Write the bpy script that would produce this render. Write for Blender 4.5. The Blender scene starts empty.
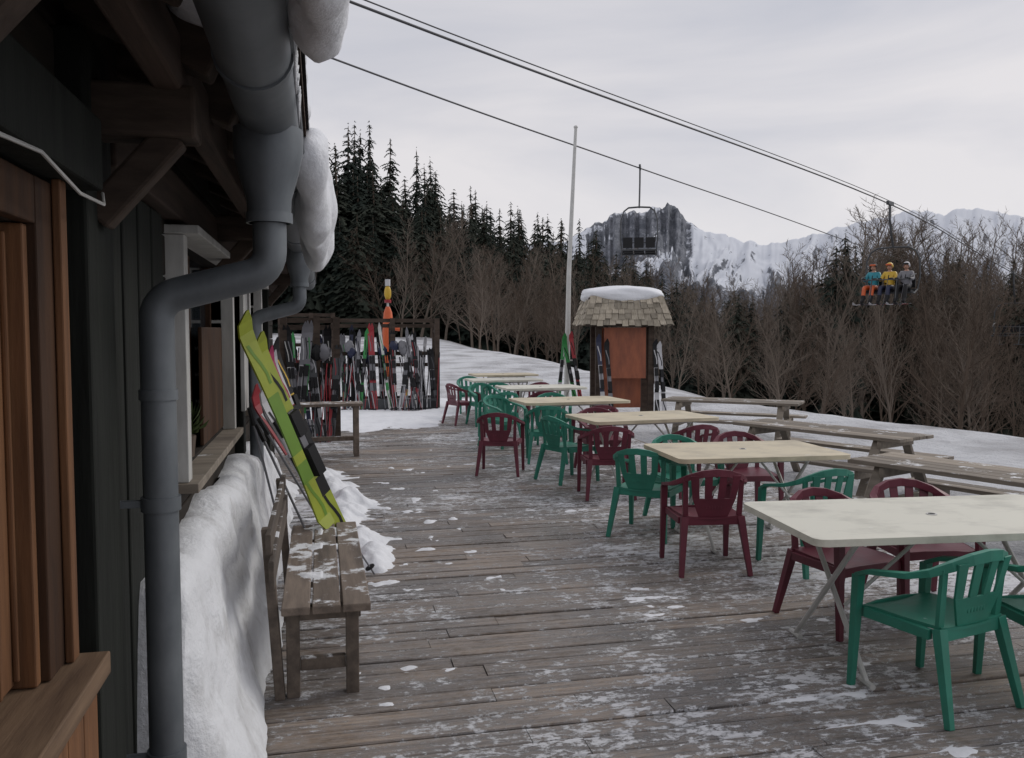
import bpy, math, random
from mathutils import Vector, Matrix, noise
random.seed(7)
scn=bpy.context.scene
R=math.radians
def W(r,d): return (.2198*d+.9755*r, .9755*d-.2198*r)   # valley axes -> world
def RD(x,y): return (.9755*x-.2198*y, .2198*x+.9755*y)
def interp(t,x):
    if x<=t[0][0]: return t[0][1]
    for a,b in zip(t,t[1:]):
        if x<=b[0]: return a[1]+(b[1]-a[1])*(x-a[0])/(b[0]-a[0])
    return t[-1][1]
def sstep(a,b,x):
    t=max(0,min(1,(x-a)/(b-a))); return t*t*(3-2*t)
def fbm(x,y,z=0,o=4,s=1.0):
    v=0;a=1
    for i in range(o):
        v+=a*noise.noise(Vector((x*s,y*s,z*s+i*7.3)));a*=.5;s*=2
    return v
# ---------------------------------------------------------------- materials
def nodes(m):
    m.use_nodes=True
    nt=m.node_tree; return nt,nt.nodes,nt.links,nt.nodes['Principled BSDF']
def mat(name,c1,c2=None,rough=.6,scale=(4,4,4),detail=6,bump=.2,bscale=None,metal=0,dist=.01,attr=False,snow=None,spec=.5,lo=.3,hi=.7):
    m=bpy.data.materials.new(name); nt,N,L,b=nodes(m)
    if c2 is None: c2=tuple(x*.75 for x in c1)
    tc=N.new('ShaderNodeTexCoord'); mp=N.new('ShaderNodeMapping'); mp.inputs['Scale'].default_value=scale
    L.new(tc.outputs['Object'],mp.inputs['Vector'])
    n=N.new('ShaderNodeTexNoise'); n.inputs['Scale'].default_value=1; n.inputs['Detail'].default_value=detail
    n.inputs['Roughness'].default_value=.65
    L.new(mp.outputs[0],n.inputs['Vector'])
    cr=N.new('ShaderNodeValToRGB'); cr.color_ramp.elements[0].position=lo; cr.color_ramp.elements[1].position=hi
    cr.color_ramp.elements[0].color=(*c2,1); cr.color_ramp.elements[1].color=(*c1,1)
    L.new(n.outputs['Fac'],cr.inputs[0]); out=cr.outputs[0]
    if attr:
        at=N.new('ShaderNodeAttribute'); at.attribute_name='pv'
        mr=N.new('ShaderNodeMapRange'); mr.inputs['To Min'].default_value=.6; mr.inputs['To Max'].default_value=1.35
        L.new(at.outputs['Fac'],mr.inputs['Value'])
        vm=N.new('ShaderNodeVectorMath'); vm.operation='SCALE'
        L.new(out,vm.inputs[0]); L.new(mr.outputs[0],vm.inputs['Scale']); out=vm.outputs[0]
    if snow:
        n2=N.new('ShaderNodeTexNoise'); n2.inputs['Scale'].default_value=snow[1]; n2.inputs['Detail'].default_value=8; n2.inputs['Roughness'].default_value=.7
        L.new(tc.outputs['Object'],n2.inputs['Vector'])
        g=N.new('ShaderNodeNewGeometry'); sx=N.new('ShaderNodeSeparateXYZ'); L.new(g.outputs['Normal'],sx.inputs[0])
        mr2=N.new('ShaderNodeMapRange'); mr2.inputs['From Min'].default_value=snow[0]; mr2.inputs['From Max'].default_value=snow[0]+.06
        L.new(n2.outputs['Fac'],mr2.inputs['Value'])
        mm=N.new('ShaderNodeMath'); mm.operation='MULTIPLY'; mm.use_clamp=True
        L.new(mr2.outputs[0],mm.inputs[0]); L.new(sx.outputs['Z'],mm.inputs[1])
        mx=N.new('ShaderNodeMix'); mx.data_type='RGBA'; L.new(mm.outputs[0],mx.inputs[0]); L.new(out,mx.inputs[6]); mx.inputs[7].default_value=(.75,.77,.8,1)
        out=mx.outputs[2]
    L.new(out,b.inputs['Base Color'])
    b.inputs['Metallic'].default_value=metal
    b.inputs['Specular IOR Level'].default_value=spec
    rr=N.new('ShaderNodeMapRange'); rr.inputs['To Min'].default_value=max(0,rough-.12); rr.inputs['To Max'].default_value=min(1,rough+.12)
    L.new(n.outputs['Fac'],rr.inputs['Value']); L.new(rr.outputs[0],b.inputs['Roughness'])
    if bump:
        bp=N.new('ShaderNodeBump'); bp.inputs['Strength'].default_value=bump; bp.inputs['Distance'].default_value=dist
        L.new(n.outputs['Fac'],bp.inputs['Height']); L.new(bp.outputs[0],b.inputs['Normal'])
    return m
def snowmat(name,c=(.8,.82,.86),c2=(.62,.64,.68),sc=3,bump=.5,dist=.03):
    return mat(name,c,c2,rough=.7,scale=(sc,sc,sc),bump=bump,dist=dist,detail=8,lo=.2,hi=.5)
M={}
M['green']=mat('green_plastic',(.03,.235,.165),(.02,.16,.11),rough=.48,scale=(5,5,5),bump=.05,snow=(.66,7))
M['maroon']=mat('maroon_plastic',(.15,.022,.042),(.095,.015,.028),rough=.48,scale=(5,5,5),bump=.05,snow=(.67,7))
M['cream']=mat('cream_plastic',(.66,.65,.56),(.46,.45,.38),rough=.45,scale=(2.5,4,3),bump=.08,lo=.3,hi=.52,snow=(.66,6))
M['tan']=mat('tan_tabletop',(.60,.53,.38),(.40,.35,.25),rough=.5,scale=(2.5,4,3),bump=.1,lo=.3,hi=.55,snow=(.66,6))
M['whitemetal']=mat('white_metal',(.6,.6,.58),rough=.4)
M['zinc']=mat('zinc',(.19,.21,.225),(.105,.12,.135),rough=.5,scale=(5,5,3),bump=.05,metal=.3)
M['darkwood']=mat('dark_wood',(.042,.034,.027),(.014,.012,.010),rough=.85,scale=(12,1.5,14),bump=.5,attr=True,spec=.2)
M['darkgreen']=mat('dark_stained_wood',(.024,.027,.023),(.009,.010,.009),rough=.8,scale=(14,14,1.2),bump=.6,spec=.2)
M['beamwood']=mat('beam_wood',(.10,.075,.06),(.035,.026,.021),rough=.85,scale=(3,12,12),bump=.5,spec=.2)
M['beamY']=mat('beam_wood_long',(.085,.06,.048),(.03,.022,.018),rough=.85,scale=(14,1.2,14),bump=.5,attr=True,spec=.2)
M['orangewood']=mat('stained_wood',(.25,.12,.055),(.085,.04,.02),rough=.65,scale=(16,16,1.3),bump=.4,spec=.3)
M['orangewoodY']=mat('stained_wood_h',(.24,.16,.10),(.085,.052,.034),rough=.75,scale=(16,1.3,16),bump=.4,spec=.3)
M['jamb']=mat('jamb_wood',(.085,.042,.022),(.03,.016,.010),rough=.7,scale=(14,14,1.5),bump=.3,spec=.25)
M['greywood']=mat('weathered_wood',(.30,.26,.21),(.15,.125,.10),rough=.75,scale=(1.5,14,14),bump=.4,snow=(.56,3),attr=True)
M['benchwood']=mat('bench_wood',(.22,.175,.14),(.08,.062,.05),rough=.75,scale=(14,1.5,14),bump=.4,snow=(.54,5),attr=True)
M['shingle']=mat('shingle',(.46,.41,.33),(.27,.235,.18),rough=.8,scale=(20,20,4),bump=.4,attr=True)
M['kiosk']=mat('kiosk_panel',(.36,.11,.05),(.20,.06,.03),rough=.5,scale=(6,6,2),bump=.1)
M['whitepaint']=mat('white_paint',(.6,.6,.58),(.36,.36,.34),rough=.55,scale=(8,8,2),bump=.15)
M['black']=mat('black_paint',(.015,.015,.017),(.008,.008,.009),rough=.6,spec=.3)
M['steel']=mat('steel_grey',(.09,.095,.1),(.05,.052,.056),rough=.45,metal=.5)
M['snow']=snowmat('snow',bump=.6,dist=.05)
M['snowbank']=snowmat('snow_bank',(.76,.78,.81),(.44,.44,.44),sc=5,bump=.8,dist=.04)
M['bark']=mat('bark',(.155,.12,.095),(.085,.065,.05),rough=.95,scale=(2,2,2),bump=0,spec=.1)
M['bark2']=mat('bark_grey',(.22,.185,.155),(.13,.105,.085),rough=.95,scale=(2,2,2),bump=0,spec=.1)
M['needle']=mat('conifer_needles',(.034,.045,.036),(.015,.021,.018),rough=.9,scale=(.8,.8,.8),bump=0,detail=3,lo=.4,hi=.6,spec=.1)  # needle green lifted and greyed, painting in a little air haze
M['needle2']=mat('conifer_needles_light',(.05,.056,.044),(.022,.028,.021),rough=.9,scale=(.8,.8,.8),bump=0,detail=3,lo=.4,hi=.6,spec=.1)  # second needle tone, with the haze lift in its colour too
M['cable']=mat('cable_steel',(.06,.06,.07),rough=.5)
cols={'yg':(.36,.42,.04),'yg2':(.16,.30,.03),'red':(.33,.02,.03),'blue':(.03,.07,.2),'white':(.55,.55,.57),'orange':(.65,.12,.03),'yellow':(.65,.42,.04),'teal':(.02,.26,.33),'pink':(.4,.04,.12),'skigreen':(.03,.25,.06),'grey':(.2,.2,.22),'navy':(.015,.02,.06),'skin':(.5,.28,.2),'clay':(.12,.09,.07)}
for k,c in cols.items(): M[k]=mat('paint_'+k,c,rough=.45,bump=.02)
gl=bpy.data.materials.new('window_glass'); nt,N,L,b=nodes(gl)
b.inputs['Base Color'].default_value=(.02,.025,.03,1); b.inputs['Roughness'].default_value=.06
gn=N.new('ShaderNodeTexNoise'); gn.inputs['Scale'].default_value=2
gb=N.new('ShaderNodeBump'); gb.inputs['Strength'].default_value=.04; L.new(gn.outputs[0],gb.inputs['Height']); L.new(gb.outputs[0],b.inputs['Normal'])
M['glass']=gl
def deckmat():
    m=bpy.data.materials.new('deck_planks'); nt,N,L,b=nodes(m)
    tc=N.new('ShaderNodeTexCoord')
    def nz(scale,map=None,detail=6,rough=.6,off=0):
        n=N.new('ShaderNodeTexNoise'); n.inputs['Scale'].default_value=scale; n.inputs['Detail'].default_value=detail; n.inputs['Roughness'].default_value=rough
        mp=N.new('ShaderNodeMapping'); mp.inputs['Scale'].default_value=map or (1,1,1); mp.inputs['Location'].default_value=(off,off*.7,0)
        L.new(tc.outputs['Object'],mp.inputs['Vector']); L.new(mp.outputs[0],n.inputs['Vector']); return n.outputs['Fac']
    def ramp(x,a,b_,ca=(0,0,0,1),cb=(1,1,1,1)):
        r=N.new('ShaderNodeValToRGB'); r.color_ramp.elements[0].position=a; r.color_ramp.elements[1].position=b_
        r.color_ramp.elements[0].color=ca; r.color_ramp.elements[1].color=cb; L.new(x,r.inputs[0]); return r.outputs[0]
    def mth(op,a,b_,clamp=False):
        n=N.new('ShaderNodeMath'); n.operation=op; n.use_clamp=clamp
        for i,v in enumerate((a,b_)):
            if isinstance(v,(int,float)): n.inputs[i].default_value=v
            else: L.new(v,n.inputs[i])
        return n.outputs[0]
    grain=nz(1,(1.6,38,8),8,.7)
    base=ramp(grain,.34,.66,(.045,.032,.023,1),(.25,.19,.14,1))
    at=N.new('ShaderNodeAttribute'); at.attribute_name='pv'
    pv=mth('MULTIPLY_ADD',at.outputs['Fac'],.9); pv.node.inputs[2].default_value=.5
    blot=nz(.9,(1,1.6,1),6,.65,3); bl=mth('MULTIPLY_ADD',ramp(blot,.32,.68),1.05); bl.node.inputs[2].default_value=.36
    sc=mth('MULTIPLY',pv,bl)
    vm=N.new('ShaderNodeVectorMath'); vm.operation='SCALE'; L.new(base,vm.inputs[0]); L.new(sc,vm.inputs['Scale'])
    big=nz(.6,None,3,.5,11); fine=nz(15,(1,1.8,1),9,.8,5); med=nz(3.2,(1,1.8,1),8,.75,2)
    sep=N.new('ShaderNodeSeparateXYZ'); L.new(tc.outputs['Object'],sep.inputs[0])
    lane=mth('ABSOLUTE',mth('SUBTRACT',sep.outputs['X'],1.0),0); lane=mth('MULTIPLY',lane,.028)
    lane=mth('MINIMUM',lane,.05)
    s=mth('ADD',mth('MULTIPLY',fine,.46),mth('MULTIPLY',med,.32)); s=mth('ADD',s,mth('MULTIPLY',big,.22)); s=mth('ADD',s,lane)
    s=mth('ADD',s,mth('MULTIPLY',grain,.07))
    sm=ramp(s,.566,.602)
    dust=ramp(s,.46,.60); dust=mth('MULTIPLY',dust,.26)
    sm2=mth('MAXIMUM',mth('MULTIPLY',sm,.95),dust)
    mx=N.new('ShaderNodeMix'); mx.data_type='RGBA'; L.new(sm2,mx.inputs[0]); L.new(vm.outputs[0],mx.inputs[6]); mx.inputs[7].default_value=(.64,.65,.68,1)
    L.new(mx.outputs[2],b.inputs['Base Color'])
    wet=ramp(blot,.36,.6,(.22,.22,.22,1),(.6,.6,.6,1))
    L.new(wet,b.inputs['Roughness'])
    h=mth('ADD',grain,mth('MULTIPLY',sm,1.5))
    bp=N.new('ShaderNodeBump'); bp.inputs['Strength'].default_value=.6; bp.inputs['Distance'].default_value=.009
    L.new(h,bp.inputs['Height']); L.new(bp.outputs[0],b.inputs['Normal'])
    return m
M['deck']=deckmat()
# ---------------------------------------------------------------- mesh builder
class MB:
    def __init__(s): s.v=[];s.f=[];s.mi=[];s.pv=[];s.mats=[];s.cur=0;s.val=.5;s.X=Matrix.Identity(4)
    def m(s,key):
        if key not in s.mats: s.mats.append(key)
        s.cur=s.mats.index(key); return s
    def add(s,vs,fs):
        o=len(s.v)
        for p in vs: s.v.append(tuple(s.X@Vector(p))); s.pv.append(s.val)
        for f in fs: s.f.append(tuple(i+o for i in f)); s.mi.append(s.cur)
    def box(s,a,b):
        x0,y0,z0=a;x1,y1,z1=b
        s.add([(x0,y0,z0),(x1,y0,z0),(x1,y1,z0),(x0,y1,z0),(x0,y0,z1),(x1,y0,z1),(x1,y1,z1),(x0,y1,z1)],
              [(0,3,2,1),(4,5,6,7),(0,1,5,4),(1,2,6,5),(2,3,7,6),(3,0,4,7)])
    def beam(s,p,q,w,h,up=(0,0,1),w2=None,h2=None):
        p=Vector(p);q=Vector(q);d=(q-p).normalized();up=Vector(up)
        if abs(d.dot(up))>.99: up=Vector((0,1,0))
        r=d.cross(up).normalized();u=r.cross(d)
        w2=w if w2 is None else w2;h2=h if h2 is None else h2
        vs=[]
        for c,ww,hh in((p,w,h),(q,w2,h2)):
            for i,j in((-1,-1),(1,-1),(1,1),(-1,1)): vs.append(c+r*ww/2*i+u*hh/2*j)
        s.add(vs,[(3,2,1,0),(4,5,6,7),(0,1,5,4),(1,2,6,5),(2,3,7,6),(3,0,4,7)])
    def tube(s,pts,rad,n=8,caps=True):
        pts=[Vector(p) for p in pts]
        if not isinstance(rad,(list,tuple)): rad=[rad]*len(pts)
        vs=[];fs=[];ref=None
        for i,p in enumerate(pts):
            d=(pts[min(i+1,len(pts)-1)]-pts[max(i-1,0)]).normalized()
            if ref is None:
                ref=Vector((0,0,1)) if abs(d.z)<.9 else Vector((1,0,0))
            r=d.cross(ref).normalized();u=r.cross(d).normalized();ref=u
            for k in range(n):
                a=2*math.pi*k/n; vs.append(p+(r*math.cos(a)+u*math.sin(a))*rad[i])
        for i in range(len(pts)-1):
            for k in range(n):
                a=i*n+k;b=i*n+(k+1)%n; fs.append((a,b,b+n,a+n))
        if caps: fs.append(tuple(range(n-1,-1,-1))); fs.append(tuple((len(pts)-1)*n+k for k in range(n)))
        s.add(vs,fs)
    def sweep(s,pts,w,h,upf=None):
        pts=[Vector(p) for p in pts];vs=[];fs=[]
        for i,p in enumerate(pts):
            d=(pts[min(i+1,len(pts)-1)]-pts[max(i-1,0)]).normalized()
            up=Vector((0,0,1)); r=d.cross(up).normalized();u=r.cross(d)
            ww=w[i] if isinstance(w,list) else w; hh=h[i] if isinstance(h,list) else h
            for a,b in((-1,-1),(1,-1),(1,1),(-1,1)): vs.append(p+r*ww/2*a+u*hh/2*b)
        for i in range(len(pts)-1):
            for k in range(4):
                a=i*4+k;b=i*4+(k+1)%4; fs.append((a,b,b+4,a+4))
        n=(len(pts)-1)*4; fs.append((3,2,1,0));fs.append((n,n+1,n+2,n+3))
        s.add(vs,fs)
    def ell(s,c,r,nu=14,nv=9,f=None):
        vs=[];fs=[]
        for i in range(nv+1):
            t=math.pi*i/nv
            for k in range(nu):
                a=2*math.pi*k/nu; p=Vector((math.sin(t)*math.cos(a),math.sin(t)*math.sin(a),math.cos(t)))
                q=Vector((p.x*r[0],p.y*r[1],p.z*r[2]))
                if f: q*=f(p)
                vs.append(Vector(c)+q)
        for i in range(nv):
            for k in range(nu):
                a=i*nu+k;b=i*nu+(k+1)%nu; fs.append((a,a+nu,b+nu,b))
        s.add(vs,fs)
    def mesh(s,name,smooth=False):
        me=bpy.data.meshes.new(name); me.from_pydata(s.v,[],s.f)
        for k in s.mats: me.materials.append(M[k])
        me.polygons.foreach_set('material_index',s.mi)
        if smooth: me.polygons.foreach_set('use_smooth',[True]*len(s.f))
        at=me.attributes.new('pv','FLOAT','POINT'); at.data.foreach_set('value',s.pv)
        me.update(); return me
    def obj(s,name,smooth=False,loc=(0,0,0),rz=0,bevel=0,parent=None,auto=False):
        o=bpy.data.objects.new(name,s.mesh(name,smooth or auto)); scn.collection.objects.link(o)
        o.location=loc;o.rotation_euler=(0,0,rz)
        if bevel:
            b=o.modifiers.new('bevel','BEVEL'); b.width=bevel;b.segments=2;b.limit_method='ANGLE';b.angle_limit=R(40)
        if auto:
            o.data.set_sharp_from_angle(angle=R(40))
        if parent: o.parent=parent
        return o
def inst(name,me,loc,rz=0,sc=(1,1,1),parent=None,bevel=0,tilt=(0,0)):
    o=bpy.data.objects.new(name,me); scn.collection.objects.link(o)
    o.location=loc;o.rotation_euler=(tilt[0],tilt[1],rz);o.scale=sc
    if parent:o.parent=parent
    if bevel:
        b=o.modifiers.new('bevel','BEVEL'); b.width=bevel;b.segments=2;b.limit_method='ANGLE';b.angle_limit=R(40)
    return o
def empty(name,loc=(0,0,0)):
    o=bpy.data.objects.new(name,None); scn.collection.objects.link(o); o.location=loc; return o
# ---------------------------------------------------------------- terrain
rc=[(-60,30),(0,13),(14,9.3),(19,6),(26,3.2),(38,.9),(60,-5.2),(120,-18),(300,-40)]
def ground(x,y):
    r,d=RD(x,y)
    s=r-interp(rc,d)
    base=-.22
    if d>14: base+=min(d-14,60)*.021
    left=max(0,-r-4); base+=min(left,60)*.02*min(1,max(0,(d-20)/30))
    z=base
    if s>0:
        fall=.34*s*s/(s+3)
        z=base-14*(1-math.exp(-fall/14))
    if d>14: z+=.25*fbm(x,y,0,3,.08)*min(1,(d-14)/15)
    z+=.06*fbm(x,y,3,4,.7)
    return z
def terrain():
    mb=MB(); mb.m('terrain')
    rs=[0]; r=.6
    while r<900: rs.append(r); r*=1.045
    rs+= [1500,3000,6000,9000]
    na=420; vs=[];fs=[]
    for i,rr in enumerate(rs):
        for k in range(na):
            a=2*math.pi*k/na; x=rr*math.sin(a);y=rr*math.cos(a)
            z=ground(x,y) if rr<900 else -40
            vs.append((x,y,z))
    for i in range(len(rs)-1):
        for k in range(na):
            a=i*na+k;b=i*na+(k+1)%na; fs.append((a,a+na,b+na,b))
    mb.add(vs,fs)
    for j,p in enumerate(mb.v):
        r,d=RD(p[0],p[1]); s=r-interp(rc,d)
        mk=0
        if s>1.5: mk=min(1,(s-1.5)/4)
        if d>62: mk=max(mk,min(1,(d-62)/10))
        mb.pv[j]=mk
    m=bpy.data.materials.new('terrain'); nt,N,L,b=nodes(m)
    tc=N.new('ShaderNodeTexCoord'); n=N.new('ShaderNodeTexNoise'); n.inputs['Scale'].default_value=.6; n.inputs['Detail'].default_value=9
    L.new(tc.outputs['Object'],n.inputs['Vector'])
    r1=N.new('ShaderNodeValToRGB'); r1.color_ramp.elements[0].color=(.40,.40,.42,1); r1.color_ramp.elements[1].color=(.78,.8,.84,1)
    r1.color_ramp.elements[0].position=.3; r1.color_ramp.elements[1].position=.56; L.new(n.outputs[0],r1.inputs[0])
    r2=N.new('ShaderNodeValToRGB'); r2.color_ramp.elements[0].color=(.05,.038,.03,1); r2.color_ramp.elements[1].color=(.12,.09,.07,1)
    e=r2.color_ramp.elements.new(.74); e.color=(.4,.4,.42,1); r2.color_ramp.elements[1].position=.66
    L.new(n.outputs[0],r2.inputs[0])
    at=N.new('ShaderNodeAttribute'); at.attribute_name='pv'
    mx=N.new('ShaderNodeMix'); mx.data_type='RGBA'; L.new(at.outputs['Fac'],mx.inputs[0]); L.new(r1.outputs[0],mx.inputs[6]); L.new(r2.outputs[0],mx.inputs[7])
    L.new(mx.outputs[2],b.inputs['Base Color']); b.inputs['Roughness'].default_value=.75
    n3=N.new('ShaderNodeTexNoise'); n3.inputs['Scale'].default_value=2.5; n3.inputs['Detail'].default_value=10; n3.inputs['Roughness'].default_value=.65; L.new(tc.outputs['Object'],n3.inputs['Vector'])
    bp=N.new('ShaderNodeBump'); bp.inputs['Strength'].default_value=1; bp.inputs['Distance'].default_value=.4
    L.new(n3.outputs[0],bp.inputs['Height']); L.new(bp.outputs[0],b.inputs['Normal'])
    M['terrain']=m
    mb.obj('snow_ground',smooth=True)
terrain()
# ---------------------------------------------------------------- mountains
def mountains():
    m=bpy.data.materials.new('mountain_rock_snow_haze'); nt,N,L,b=nodes(m)
    g=N.new('ShaderNodeNewGeometry'); sx=N.new('ShaderNodeSeparateXYZ'); L.new(g.outputs['Normal'],sx.inputs[0])
    tc=N.new('ShaderNodeTexCoord')
    def nz(scale,mapsc,detail,rough,dis=0):
        n=N.new('ShaderNodeTexNoise'); n.inputs['Scale'].default_value=scale; n.inputs['Detail'].default_value=detail; n.inputs['Roughness'].default_value=rough; n.inputs['Distortion'].default_value=dis
        mp=N.new('ShaderNodeMapping'); mp.inputs['Scale'].default_value=mapsc; L.new(tc.outputs['Object'],mp.inputs['Vector']); L.new(mp.outputs[0],n.inputs['Vector']); return n.outputs[0]
    n=nz(.014,(1,1,2.2),12,.72)
    strata=nz(.03,(1,1,2.0),10,.78,.6)
    a=N.new('ShaderNodeMath'); a.operation='MULTIPLY_ADD'; L.new(n,a.inputs[0]); a.inputs[1].default_value=2.0; L.new(sx.outputs['Z'],a.inputs[2])
    at=N.new('ShaderNodeAttribute'); at.attribute_name='pv'
    sb=N.new('ShaderNodeMath'); sb.operation='SUBTRACT'; L.new(a.outputs[0],sb.inputs[0]); L.new(at.outputs['Fac'],sb.inputs[1])
    mr=N.new('ShaderNodeMapRange'); mr.inputs['From Min'].default_value=1.62; mr.inputs['From Max'].default_value=1.76; L.new(sb.outputs[0],mr.inputs['Value'])
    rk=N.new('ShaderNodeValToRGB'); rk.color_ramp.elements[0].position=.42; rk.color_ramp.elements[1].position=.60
    rk.color_ramp.elements[0].color=(.10,.11,.13,1); rk.color_ramp.elements[1].color=(.24,.25,.28,1); L.new(strata,rk.inputs[0])  # rock greys shifted to blue: distance haze put into the colour
    cr=N.new('ShaderNodeMix'); cr.data_type='RGBA'; L.new(rk.outputs[0],cr.inputs[6]); cr.inputs[7].default_value=(.64,.67,.73,1)  # snow colour carries the same painted blue-grey haze
    L.new(mr.outputs[0],cr.inputs[0])
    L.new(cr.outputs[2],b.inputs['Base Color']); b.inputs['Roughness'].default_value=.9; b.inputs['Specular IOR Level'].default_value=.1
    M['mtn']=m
    ridge=[(-30,200),(5,230),(16.5,262),(17.4,288),(18.0,300),(18.3,316),(19.0,322),(19.4,338),(20.0,336),(20.7,350),(21.2,344),(21.9,353),(22.6,351),(23.4,356),(23.9,340),(24.2,322),(24.7,300),(25.3,284),(26.3,270),(27.7,256),(29,243),(30,246),(31.4,258),(32.4,268),(33.8,280),(34.7,292),(36.1,302),(37.5,320),(38.4,314),(39.4,306),(41,316),(42.6,295),(43.8,274),(60,250)]
    mb=MB(); mb.m('mtn'); na=900;nr=110;vs=[];fs=[];pv=[]
    for i in range(nr):
        t=i/(nr-1)
        for k in range(na):
            az=-20+75*k/(na-1); q=min(t/.88,1)
            wb=sstep(16.6,18.8,az)*(1-sstep(23.6,25.4,az))
            # buttresses and recesses break up the cliff line
            rough_=fbm(az*2.2,4.4,0,5,1)
            rho=1100+1400*q + (max(0,t-.88))*3000 + wb*sstep(.6,.85,q)*rough_*70
            x=rho*math.sin(R(az));y=rho*math.cos(R(az))
            H=interp(ridge,az)+fbm(az*1.6,1.3,0,6,1)*9
            wig=.10*fbm(az*1.1,2.1,0,5,1)
            cl=sstep(.74+wig,.90+wig*.6,q)*.5+sstep(.88+wig*.5,.985,q)*.5
            pa=.70*q**1.3+.30*cl
            pb=q**1.35*.9+.10*q**5
            prof=pa*wb+pb*(1-wb)
            if t>.88: prof-=(t-.88)*3
            z=-45+(H+45)*prof
            env=(q*(1-q)*4)**.7
            w1=Vector((az*.55+fbm(az*.4,q*2,1,3,1)*.8,q*2.2,2))
            gully=abs(noise.noise(w1))+.5*abs(noise.noise(w1*2.3+Vector((3,1,4))))+.3*abs(noise.noise(w1*5.1+Vector((7,2,4))))
            z+=env*(gully-.3)*(60+60*wb)+fbm(x,y,0,6,.008)*(14+14*wb)*env
            vs.append((x,y,z)); pv.append((.75*sstep(.66,.40,q) if q<.66 else 0)+.30*wb*sstep(.66,.80,q)-.12*(1-wb)*sstep(.5,.8,q))
    for i in range(nr-1):
        for k in range(na-1):
            a=i*na+k; fs.append((a,a+na,a+na+1,a+1))
    mb.add(vs,fs); mb.pv=pv
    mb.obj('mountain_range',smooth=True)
mountains()
# ---------------------------------------------------------------- trees
def conifer(seed,key):
    rnd=random.Random(seed); mb=MB(); mb.m('bark'); mb.tube([(0,0,0),(0,0,.5),(0,0,.98)],[.014,.009,.002],6)
    mb.m(key); n=40; asym=[rnd.uniform(.75,1.25) for _ in range(8)]; full=rnd.uniform(.19,.25)
    for i in range(n):
        t=(i+rnd.uniform(-.3,.3))/(n-1); t=max(0,min(1,t)); z=.06+.93*t
        L=full*(1-t)**.72*(.62+.65*rnd.random())+.007
        nb=10 if t<.8 else 7
        a0=rnd.random()*6.28
        for k in range(nb):
            if rnd.random()<.14: continue
            a=a0+6.283*k/nb+rnd.uniform(-.3,.3); l=L*rnd.uniform(.5,1.2)*asym[int(a/6.283*8)%8]
            dr=rnd.uniform(.2,.6)*l
            c,s=math.cos(a),math.sin(a)
            px,py=-s,c; zz=z+rnd.uniform(-.012,.012)
            segs=4
            for j in range(segs):
                u0=j/segs;u1=(j+1.35)/segs
                w=l*.26*(1-u0*.7)*rnd.uniform(.6,1.3)
                def P(u,side,dz=0):
                    rr=l*u; return (c*rr+px*side, s*rr+py*side, zz-dr*u*u+dz)
                mb.add([P(u0,0,.004),P((u0+u1)/2,w,-.012*(1-t)-.35*w),P(min(u1,1.05),0),P((u0+u1)/2,-w,-.012*(1-t)-.35*w)],[(0,1,2),(0,2,3)])
    return mb.mesh('conifer')
def bare(seed,key,spread=1.0):
    rnd=random.Random(seed); mb=MB(); mb.m(key)
    def branch(p,d,l,r,lev):
        segs=[8,4,2,1][lev]; pts=[p];rads=[r]; q=p; dd=d
        for i in range(segs):
            dd=(dd+Vector((rnd.uniform(-1,1),rnd.uniform(-1,1),rnd.uniform(-.5,1)))*[.09,.18,.24,.2][lev]+Vector((0,0,.06*lev))).normalized()
            q=q+dd*l/segs; pts.append(q); rads.append(r*(1-.85*(i+1)/segs))
        mb.tube(pts,rads,[6,4,3,3][lev],caps=False)
        if lev==3: return
        cnt=[30,7,4][lev]
        for i in range(cnt):
            t=(.12+.88*(i+rnd.random())/cnt) if lev==0 else (.2+.8*(i+rnd.random())/cnt)
            k=min(int(t*segs),segs-1); f=t*segs-k; pp=pts[k].lerp(pts[k+1],min(f,1)); bd=(pts[k+1]-pts[k]).normalized()
            side=Vector((rnd.uniform(-1,1),rnd.uniform(-1,1),rnd.uniform(-.2,.3))); side=(side-bd*side.dot(bd)).normalized()
            ang=rnd.uniform(.5,1.0)
            nd=(bd*math.cos(ang)+side*math.sin(ang)*spread).normalized()
            nl=l*[(.34*(1.1-t)+.06),.45*(1.1-t*.5),.5][lev]*rnd.uniform(.6,1.25)
            branch(pp,nd,nl,max(rads[k]*.5,.0010 if lev else .0016),lev+1)
    branch(Vector((0,0,0)),Vector((0,0,1)),1.0,.010,0)
    return mb.mesh('bare_tree')
CON=[conifer(i,'needle' if i%2 else 'needle2') for i in range(6)]
BARE=[bare(20+i,'bark2' if i%2==0 else 'bark',.85+.15*(i%3)) for i in range(7)]
sky_l=[(-60,24),(-16,13.6),(-13,14.2),(-11.5,13.4),(-9,13.2),(-8,11.6),(-6.8,12),(-4.8,11.6),(-2.8,10.2),(-1.5,8.6),(0,8.4),(1.9,7.4),(3.9,7.5),(5.2,6.7),(6.6,5.5),(8.6,5.2),(11.2,4.3),(13.8,3.6),(16.3,3.3),(18.7,4.2),(20.5,6.2),(22.3,7.6),(24.5,6.7),(26.2,6.4),(27.8,6.9),(29.4,6.2),(31,5.9),(45,6)]
forest=empty('forest')
rnd=random.Random(5)
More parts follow.
